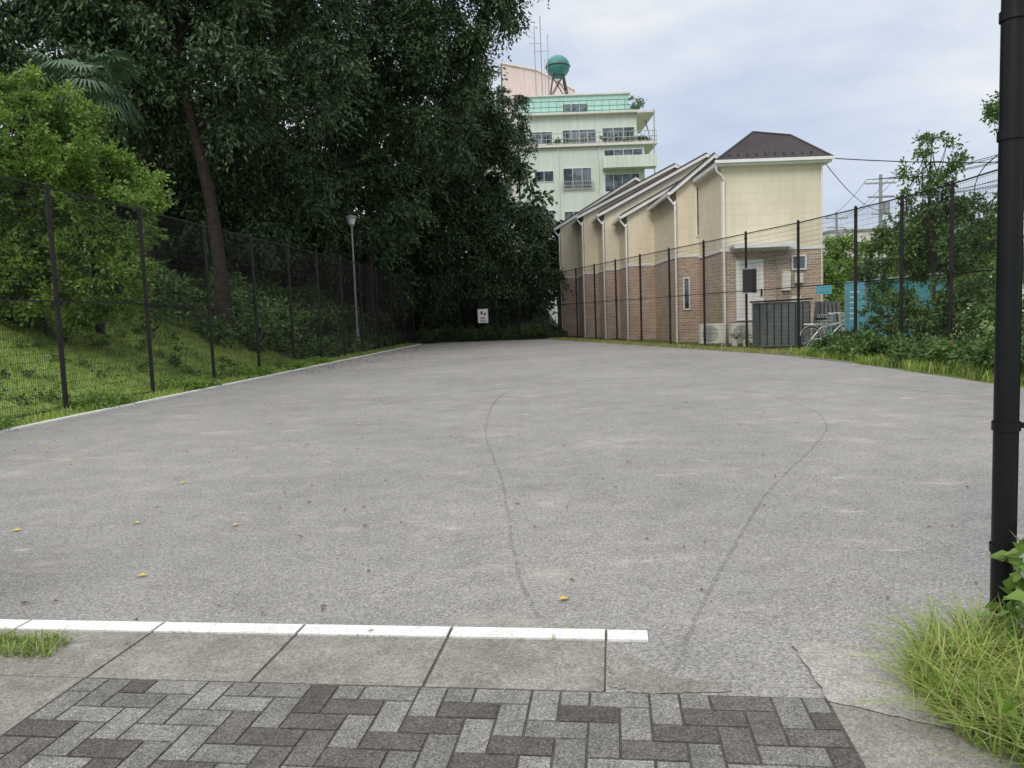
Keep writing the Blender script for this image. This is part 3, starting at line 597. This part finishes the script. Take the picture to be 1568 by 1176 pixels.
# cyan structures
a=empty('blue_shed',(14.4,27.9,0));qmesh('walls',[B(-1.2,1.2,-.5,1.2,0,2.3)],M['cyan'],a);qmesh('roof',[slab(-1.35,2.31,1.35,2.5,-.65,1.35,.07)],M['steel'],a)
qmesh('door_lines',[B(-.3,-.27,-.52,-.502,.05,2.2),B(.6,.63,-.52,-.502,.05,2.2)],M['black'],a)
a=empty('blue_banner_board',(11.0,24.6,0));qmesh('board',[B(-.28,.28,-.02,.02,.25,2.2)],M['cyan'],a);qmesh('frame',[segs([[-.3,0,0],[.3,0,0],[-.3,0,2.22]],[[-.3,0,2.25],[.3,0,2.25],[.3,0,2.22]],.025,sides=6)],M['steel'],a)
qmesh('text_lines',[B(-.16,R.uniform(0,.16),-.025,-.021,1.9-k*.17,1.94-k*.17) for k in range(6)],M['white'],a)
a=empty('small_blue_sign',(12.3,30.2,0));qmesh('plate',[B(-.3,.3,-.02,.02,1.95,2.3)],M['cyan'],a);qmesh('post',[segs([[0,.04,0]],[[0,.04,2.3]],.025,sides=8)],M['steel'],a)
# ------------------------------------------------------------------ street lamp
a=empty('street_lamp',(-7.72,39,zt(-7.72,39)-.05));H=6.25
qmesh('pole',[segs([[0,0,0],[0,0,1.2]],[[0,0,1.2],[0,0,H]],[.09,.06],[.09,.045],sides=12),segs([[0,0,H]],[[0,0,H+.1]],.1,.16,sides=14)],M['concgrey'],a,True)
m_,nt_,b_=newmat('lamp_globe');b_.inputs['Base Color'].default_value=(.7,.7,.66,1);b_.inputs['Roughness'].default_value=.3
qmesh('diffuser',[segs([[0,0,H+.1]],[[0,0,H+.42]],.15,.24,sides=16)],m_,a,True)
qmesh('hood',[segs([[0,0,H+.42],[0,0,H+.45]],[[0,0,H+.45],[0,0,H+.58]],[.34,.34],[.34,.04],sides=18)],M['steel'],a)

# ------------------------------------------------------------------ apartment block
A=empty('mint_apartment_building')
qmesh('main_block',[B(1.8,15.2,85,100,0,19.6)],M['mint'],A)
qmesh('fourth_floor',[B(2.4,14.8,87,100,19.6,23.3)],M['mint'],A)
qmesh('penthouse',[B(2.2,14.2,88.5,99,23.5,25.8)],M['mint2'],A)
qmesh('slabs',[B(1.7,16.6,84.6,100,19.45,19.72),B(1.9,15.2,86.4,100,23.3,23.5),B(14.8,16.7,86,96,23.1,23.28),B(2.0,14.4,88.3,99.2,25.8,25.95)],M['cream'],A)
def railing(x0,x1,y,z,hh,st=.35,mat='teal',nm='railing'):
    n=int((x1-x0)/st);xs=np.linspace(x0,x1,n+1)
    p=[segs(np.c_[xs,np.full(n+1,y),np.full(n+1,z)],np.c_[xs,np.full(n+1,y),np.full(n+1,z+hh)],.03)]
    for zz in (z+hh,z+hh*.5,z+.12):p.append(segs([[x0,y,zz]],[[x1,y,zz]],.045))
    qmesh(nm,p,M[mat],A)
railing(1.8,15.1,86.5,23.5,1.2,.8);railing(1.8,16.5,84.7,19.72,1.15,.4,'steel');railing(6.2,9.6,84.75,14.9,.9,.2,'steel')
qmesh('balcony',[B(10.6,16.3,83.6,85.3,16.9,17.1),B(10.6,16.3,83.6,83.75,17.1,18.15),B(10.6,10.75,83.75,85,17.1,18.15),B(16.15,16.3,83.75,85.3,17.1,18.15),B(10.6,16.3,83.6,85.3,13.2,13.4),B(10.6,16.3,83.6,83.75,13.4,14.4)],M['mint'],A)
qmesh('posts',[segs([[16.3,84.8,19.7],[16.3,86.2,19.7],[16.1,84,13.2]],[[16.3,84.8,23.1],[16.3,90,23.1],[16.1,84,19.5]],.08)],M['steel'],A)
for x0,x1,z0,z1,y,s in [(3.3,5.3,15.9,17.0,85,2),(6.4,9.4,15.0,17.2,85,3),(10.9,15,17.2,19.0,85,4),(10.9,14.6,14.2,16.4,85,4),(6.6,10.2,20.0,21.7,87,4),(11,14.5,19.8,21.8,87,3),(3,5.4,20.3,21.6,87,2),(6.8,9.6,23.9,24.9,88.5,3),(10.9,14,9.8,12.2,85,3),(6.4,9.4,10.5,12.6,85,3),(3.3,5.3,11.5,12.8,85,2)]:
    window(x0,x1,z0,z1,y,A,s)
qmesh('facade_pipes',[segs([[5.9,84.94,0],[10.2,84.94,0],[2.1,84.94,0]],[[5.9,84.94,19.4],[10.2,84.94,19.4],[2.1,84.94,19.4]],.07,sides=6)],M['mint'],A)
C=np.array([(R.uniform(2.2,16),85.2,20.0+R.uniform(0,.5)) for k in range(26)])
qmesh('balcony_plants',[clumps(C,N.uniform(.25,.5,len(C)),12,6,.2,.12,.2)],M['leaf_mid'],A)
C=np.array([(R.uniform(14.3,15.5),88,24+R.uniform(0,1.2)) for k in range(8)])
qmesh('roof_plants',[clumps(C,N.uniform(.3,.6,len(C)),12,6,.2,.12,.2)],M['leaf_mid'],A)
Wt=empty('rooftop_water_tank',(6.5,90,25.95))
bpy.ops.mesh.primitive_uv_sphere_add(segments=24,ring_count=14,radius=1.35,location=(0,0,0));o=bpy.context.object;o.name='tank';o.parent=Wt;o.location=(0,0,3.5);o.scale=(1,1,.95)
o.data.materials.append(M['teal']);[setattr(p_,'use_smooth',True) for p_ in o.data.polygons]
lg=[]
for k in range(4):
    a0=math.pi/4+k*math.pi/2;a1=a0+math.pi/2
    p0=(1.4*math.cos(a0),1.4*math.sin(a0),0);p1=(.8*math.cos(a0),.8*math.sin(a0),2.6);q0=(1.4*math.cos(a1),1.4*math.sin(a1),0);q1=(.8*math.cos(a1),.8*math.sin(a1),2.6)
    lg.append(segs([p0,p0,q0,p1],[p1,q1,p1,q1],[.11,.06,.06,.07]))
lg.append(torus((0,0,3.5),1.37,.06,'z'));qmesh('stand',lg,M['dkroof'],Wt)
qmesh('ladder',[segs([[-1.5,-.6,0],[-1.2,-.8,0]],[[-1.5,-.6,4.2],[-1.2,-.8,4.2]],.035)],M['steel'],Wt)
An=empty('rooftop_antennas',(5.2,91,25.95))
qmesh('masts',[segs([[-1.2,0,0],[-.5,0,0],[.3,0,0],[-1.8,0,6.5],[-1.4,0,5.6]],[[-1.2,0,8.5],[-.5,0,9.5],[.3,0,7.5],[-.6,0,6.5],[.2,0,5.6]],[.05,.06,.04,.03,.03],sides=6)],M['steel'],An)
Pk=empty('pink_apartment_building')
poly('gable_block',[(.2,100,0),(9.2,100,0),(9.2,100,29.6),(4.5,100,32.2),(.9,100,33.2),(.2,100,33.2),(.2,112,0),(9.2,112,0),(9.2,112,29.6),(4.5,112,32.2),(.9,112,33.2),(.2,112,33.2)],
     [(0,1,2,3,4,5),(11,10,9,8,7,6)]+[(k,k+6,(k+1)%6+6,(k+1)%6) for k in range(6)],M['pink'],Pk)
qmesh('coping',[slab(4.5,32.2,9.3,29.55,99.8,112,.25),slab(0,33.2,4.5,32.2,99.8,112,.25),B(0,9.3,99.8,99.98,26,26.4)],M['cream'],Pk)
for zz in (27.3,23.5):window(1.5,3.5,zz,zz+1.5,100,Pk,2);window(5,7,zz-.3,zz+1.2,100,Pk,2)
qmesh('left_wing',[B(-3,1.6,90,99.7,0,24.5)],M['cream'],Pk)
for zz in (12,15.5,19,22):window(-1.5,.8,zz,zz+1.4,90,Pk,2)
# ------------------------------------------------------------------ utility poles, wires, distant buildings
def upole(x,y,hh):
    a=empty('utility_pole',(x,y,0))
    qmesh('shaft',[segs([[0,0,0]],[[0,0,hh]],.19,.12,sides=12)],M['concgrey'],a,True)
    qmesh('crossarms',[B(-1.2,1.2,-.06,.06,hh-.7,hh-.58),B(-1.0,1.0,-.06,.06,hh-1.7,hh-1.6),B(-.6,.9,.14,.24,hh-3.0,hh-2.9)],M['steel'],a)
    qmesh('insulators',[segs([[q,0,hh-.58] for q in(-1.1,-.6,.6,1.1)],[[q,0,hh-.35] for q in(-1.1,-.6,.6,1.1)],.06,.04,sides=8)],M['white'],a)
    qmesh('transformer',[segs([[.45,0,hh-3.0],[.45,0,hh-2.1]],[[.45,0,hh-2.1],[.45,0,hh-2.0]],[.26,.26],[.26,.1],sides=14)],M['steel'],a)
upole(28.8,60,11.3);upole(30.5,36,10.6);upole(36,85,11.5)
def wire(a,b2,sag):
    a=np.array(a,float);b2=np.array(b2,float);t=np.linspace(0,1,17)[:,None];P=a+(b2-a)*t;P[:,2]-=sag*4*(t*(1-t))[:,0];return tube(P,[.022]*17,4)
wr=[]
for q in(-1.1,-.6,.6,1.1):wr.append(wire((28.8+q,60,10.95),(30.5+q,36,10.25),.7))
for q in (-.9,.9,.3):wr.append(wire((28.8+q,60,9.6),(30.5+q,36,8.9),.8))
wr.append(wire((13.4,33,7.7),(30.5,36,8.0),.35));wr.append(wire((13.4,33,7.6),(28.8,60,8.6),.5))
for q in(-1.1,.6,1.1):wr.append(wire((28.8+q,60,10.95),(36+q,85,11),.5))
qmesh('overhead_wires',wr,M['black'])
for i,(x0,x1,y,hh,mt) in enumerate([(38,50,120,9,'greyb'),(52,66,125,13,'cream'),(68,88,110,10,'greyb'),(40,46,95,6.5,'cream'),(47,60,84,5.5,'white')]):
    a=empty('distant_building');qmesh('walls',[B(x0,x1,y,y+12,0,hh)],M[mt],a);qmesh('parapet',[B(x0-.2,x1+.2,y-.2,y+12.2,hh,hh+.4)],M['concgrey'],a)
    for f in range(int(hh/3)):
        for k in range(int((x1-x0)/3)):window(x0+.8+k*3,x0+2.3+k*3,1+f*3,2.4+f*3,y,a,2)
# ------------------------------------------------------------------ fallen leaves
M['fy']=leafmat('fallen_leaf_yellow',[(.62,.42,.04),(.68,.48,.08),(.55,.32,.05)],.1,.7)
M['fb']=leafmat('fallen_leaf_brown',[(.13,.07,.03),(.20,.11,.05),(.08,.05,.03)],.05,.8)
Y=[(-3.07,6.07),(-2.17,5.9),(.27,4.07),(-2.3,11.5),(-5.2,8.9),(-6.1,9.9),(-2.6,9.6),(-3.9,5.95),(-2.4,4.7)]+[(R.uniform(-7,-2),R.uniform(7,16)) for k in range(10)]
P=np.array([(x,y,.015) for x,y in Y]);n=len(P);D=N.normal(size=(n,3));D[:,2]=.08
def flat(P,D,L,Wd):
    D=unit(D);s=unit(np.cross(D,np.array([0,0,1.])));L=L[:,None];Wd=Wd[:,None]
    V=np.stack([P,P+D*L*.5+s*Wd*.5+[0,0,.008],P+D*L,P+D*L*.5-s*Wd*.5+[0,0,.006]],1).reshape(-1,3);return V,np.arange(4*len(P)).reshape(-1,4)
qmesh('fallen_yellow_leaves',[flat(P,D,np.full(n,.075),np.full(n,.045))],M['fy'])
n=560;yy=3.6+42*N.uniform(0,1,n)**1.6;xx=np.where(N.uniform(0,1,n)<.55,N.uniform(-1,1,n)*(2.2+yy*.25),kx(yy)+.1+np.abs(N.normal(size=n))*1.0)
xx=np.clip(xx,-7.6,7.5)
n2=1800;y2=48-24*N.uniform(0,1,n2)**1.5;x2=kx(y2)+.1+np.abs(N.normal(size=n2))*(1.0+(y2-24)*.1)
k=x2<2;xx=np.concatenate([xx,x2[k]]);yy=np.concatenate([yy,y2[k]]);n=len(xx)
P=np.stack([xx,yy,np.full(n,.012)],1);D=N.normal(size=(n,3));D[:,2]=.1
sz=np.where(np.arange(n)<560,1,1.8)
qmesh('fallen_brown_leaves',[flat(P,D,sz*N.uniform(.015,.055,n),sz*N.uniform(.008,.028,n))],M['fb'])

# ------------------------------------------------------------------ world, sun, camera
w=bpy.data.worlds.new('World');sc.world=w;w.use_nodes=True;nt=w.node_tree
bg=nt.nodes['Background'];bg.inputs['Strength'].default_value=.1
el=math.radians(42);az=math.radians(212)
sky=nt.nodes.new('ShaderNodeTexSky');sky.sky_type='NISHITA';sky.sun_disc=False;sky.sun_elevation=el;sky.sun_rotation=az
tc=nt.nodes.new('ShaderNodeTexCoord');mp=nt.nodes.new('ShaderNodeMapping');mp.inputs['Scale'].default_value=(1,1,2.8);mp.inputs['Location'].default_value=(.3,.2,.1)
nt.links.new(tc.outputs['Generated'],mp.inputs['Vector'])
f=noise(nt,mp.outputs[0],2.2,8,.55)
cl=ramp(nt,f,[(.36,(.57,.67,.84)),(.47,(.71,.79,.92)),(.56,(.84,.89,.96)),(.64,(1.0,1.0,1.0))])
v10=nt.nodes.new('ShaderNodeVectorMath');v10.operation='SCALE';v10.inputs['Scale'].default_value=9.9;nt.links.new(cl,v10.inputs[0])
c=mix(nt,.9,sky.outputs[0],v10.outputs[0])
sz_=nt.nodes.new('ShaderNodeSeparateXYZ');nt.links.new(tc.outputs['Generated'],sz_.inputs[0])
c=mix(nt,1.0,c,ramp(nt,sz_.outputs[2],[(0.0,(1.0,.99,.97)),(.42,(1.0,1.0,1.0)),(1.0,(2.9,2.72,2.5))]),'MULTIPLY')
nt.links.new(c,bg.inputs['Color'])
s=bpy.data.lights.new('sun','SUN');s.energy=1.5;s.angle=math.radians(22);s.color=(1,.95,.87)
so=link(bpy.data.objects.new('sun',s))
sd=Vector((math.sin(az)*math.cos(el),math.cos(az)*math.cos(el),math.sin(el)))
so.rotation_euler=sd.to_track_quat('Z','Y').to_euler()
cam=bpy.data.cameras.new('camera');cam.sensor_width=36;cam.lens=27.05;cam.clip_end=3000;cam.clip_start=.05
co=link(bpy.data.objects.new('camera',cam))
Mx=Matrix.Rotation(math.radians(90-5.05),4,'X')@Matrix.Rotation(math.radians(-2.1),4,'Z')
co.matrix_world=Matrix.Translation((0,0,1.55))@Mx
sc.camera=co
sc.view_settings.view_transform='Standard';sc.view_settings.look='None';sc.view_settings.exposure=0
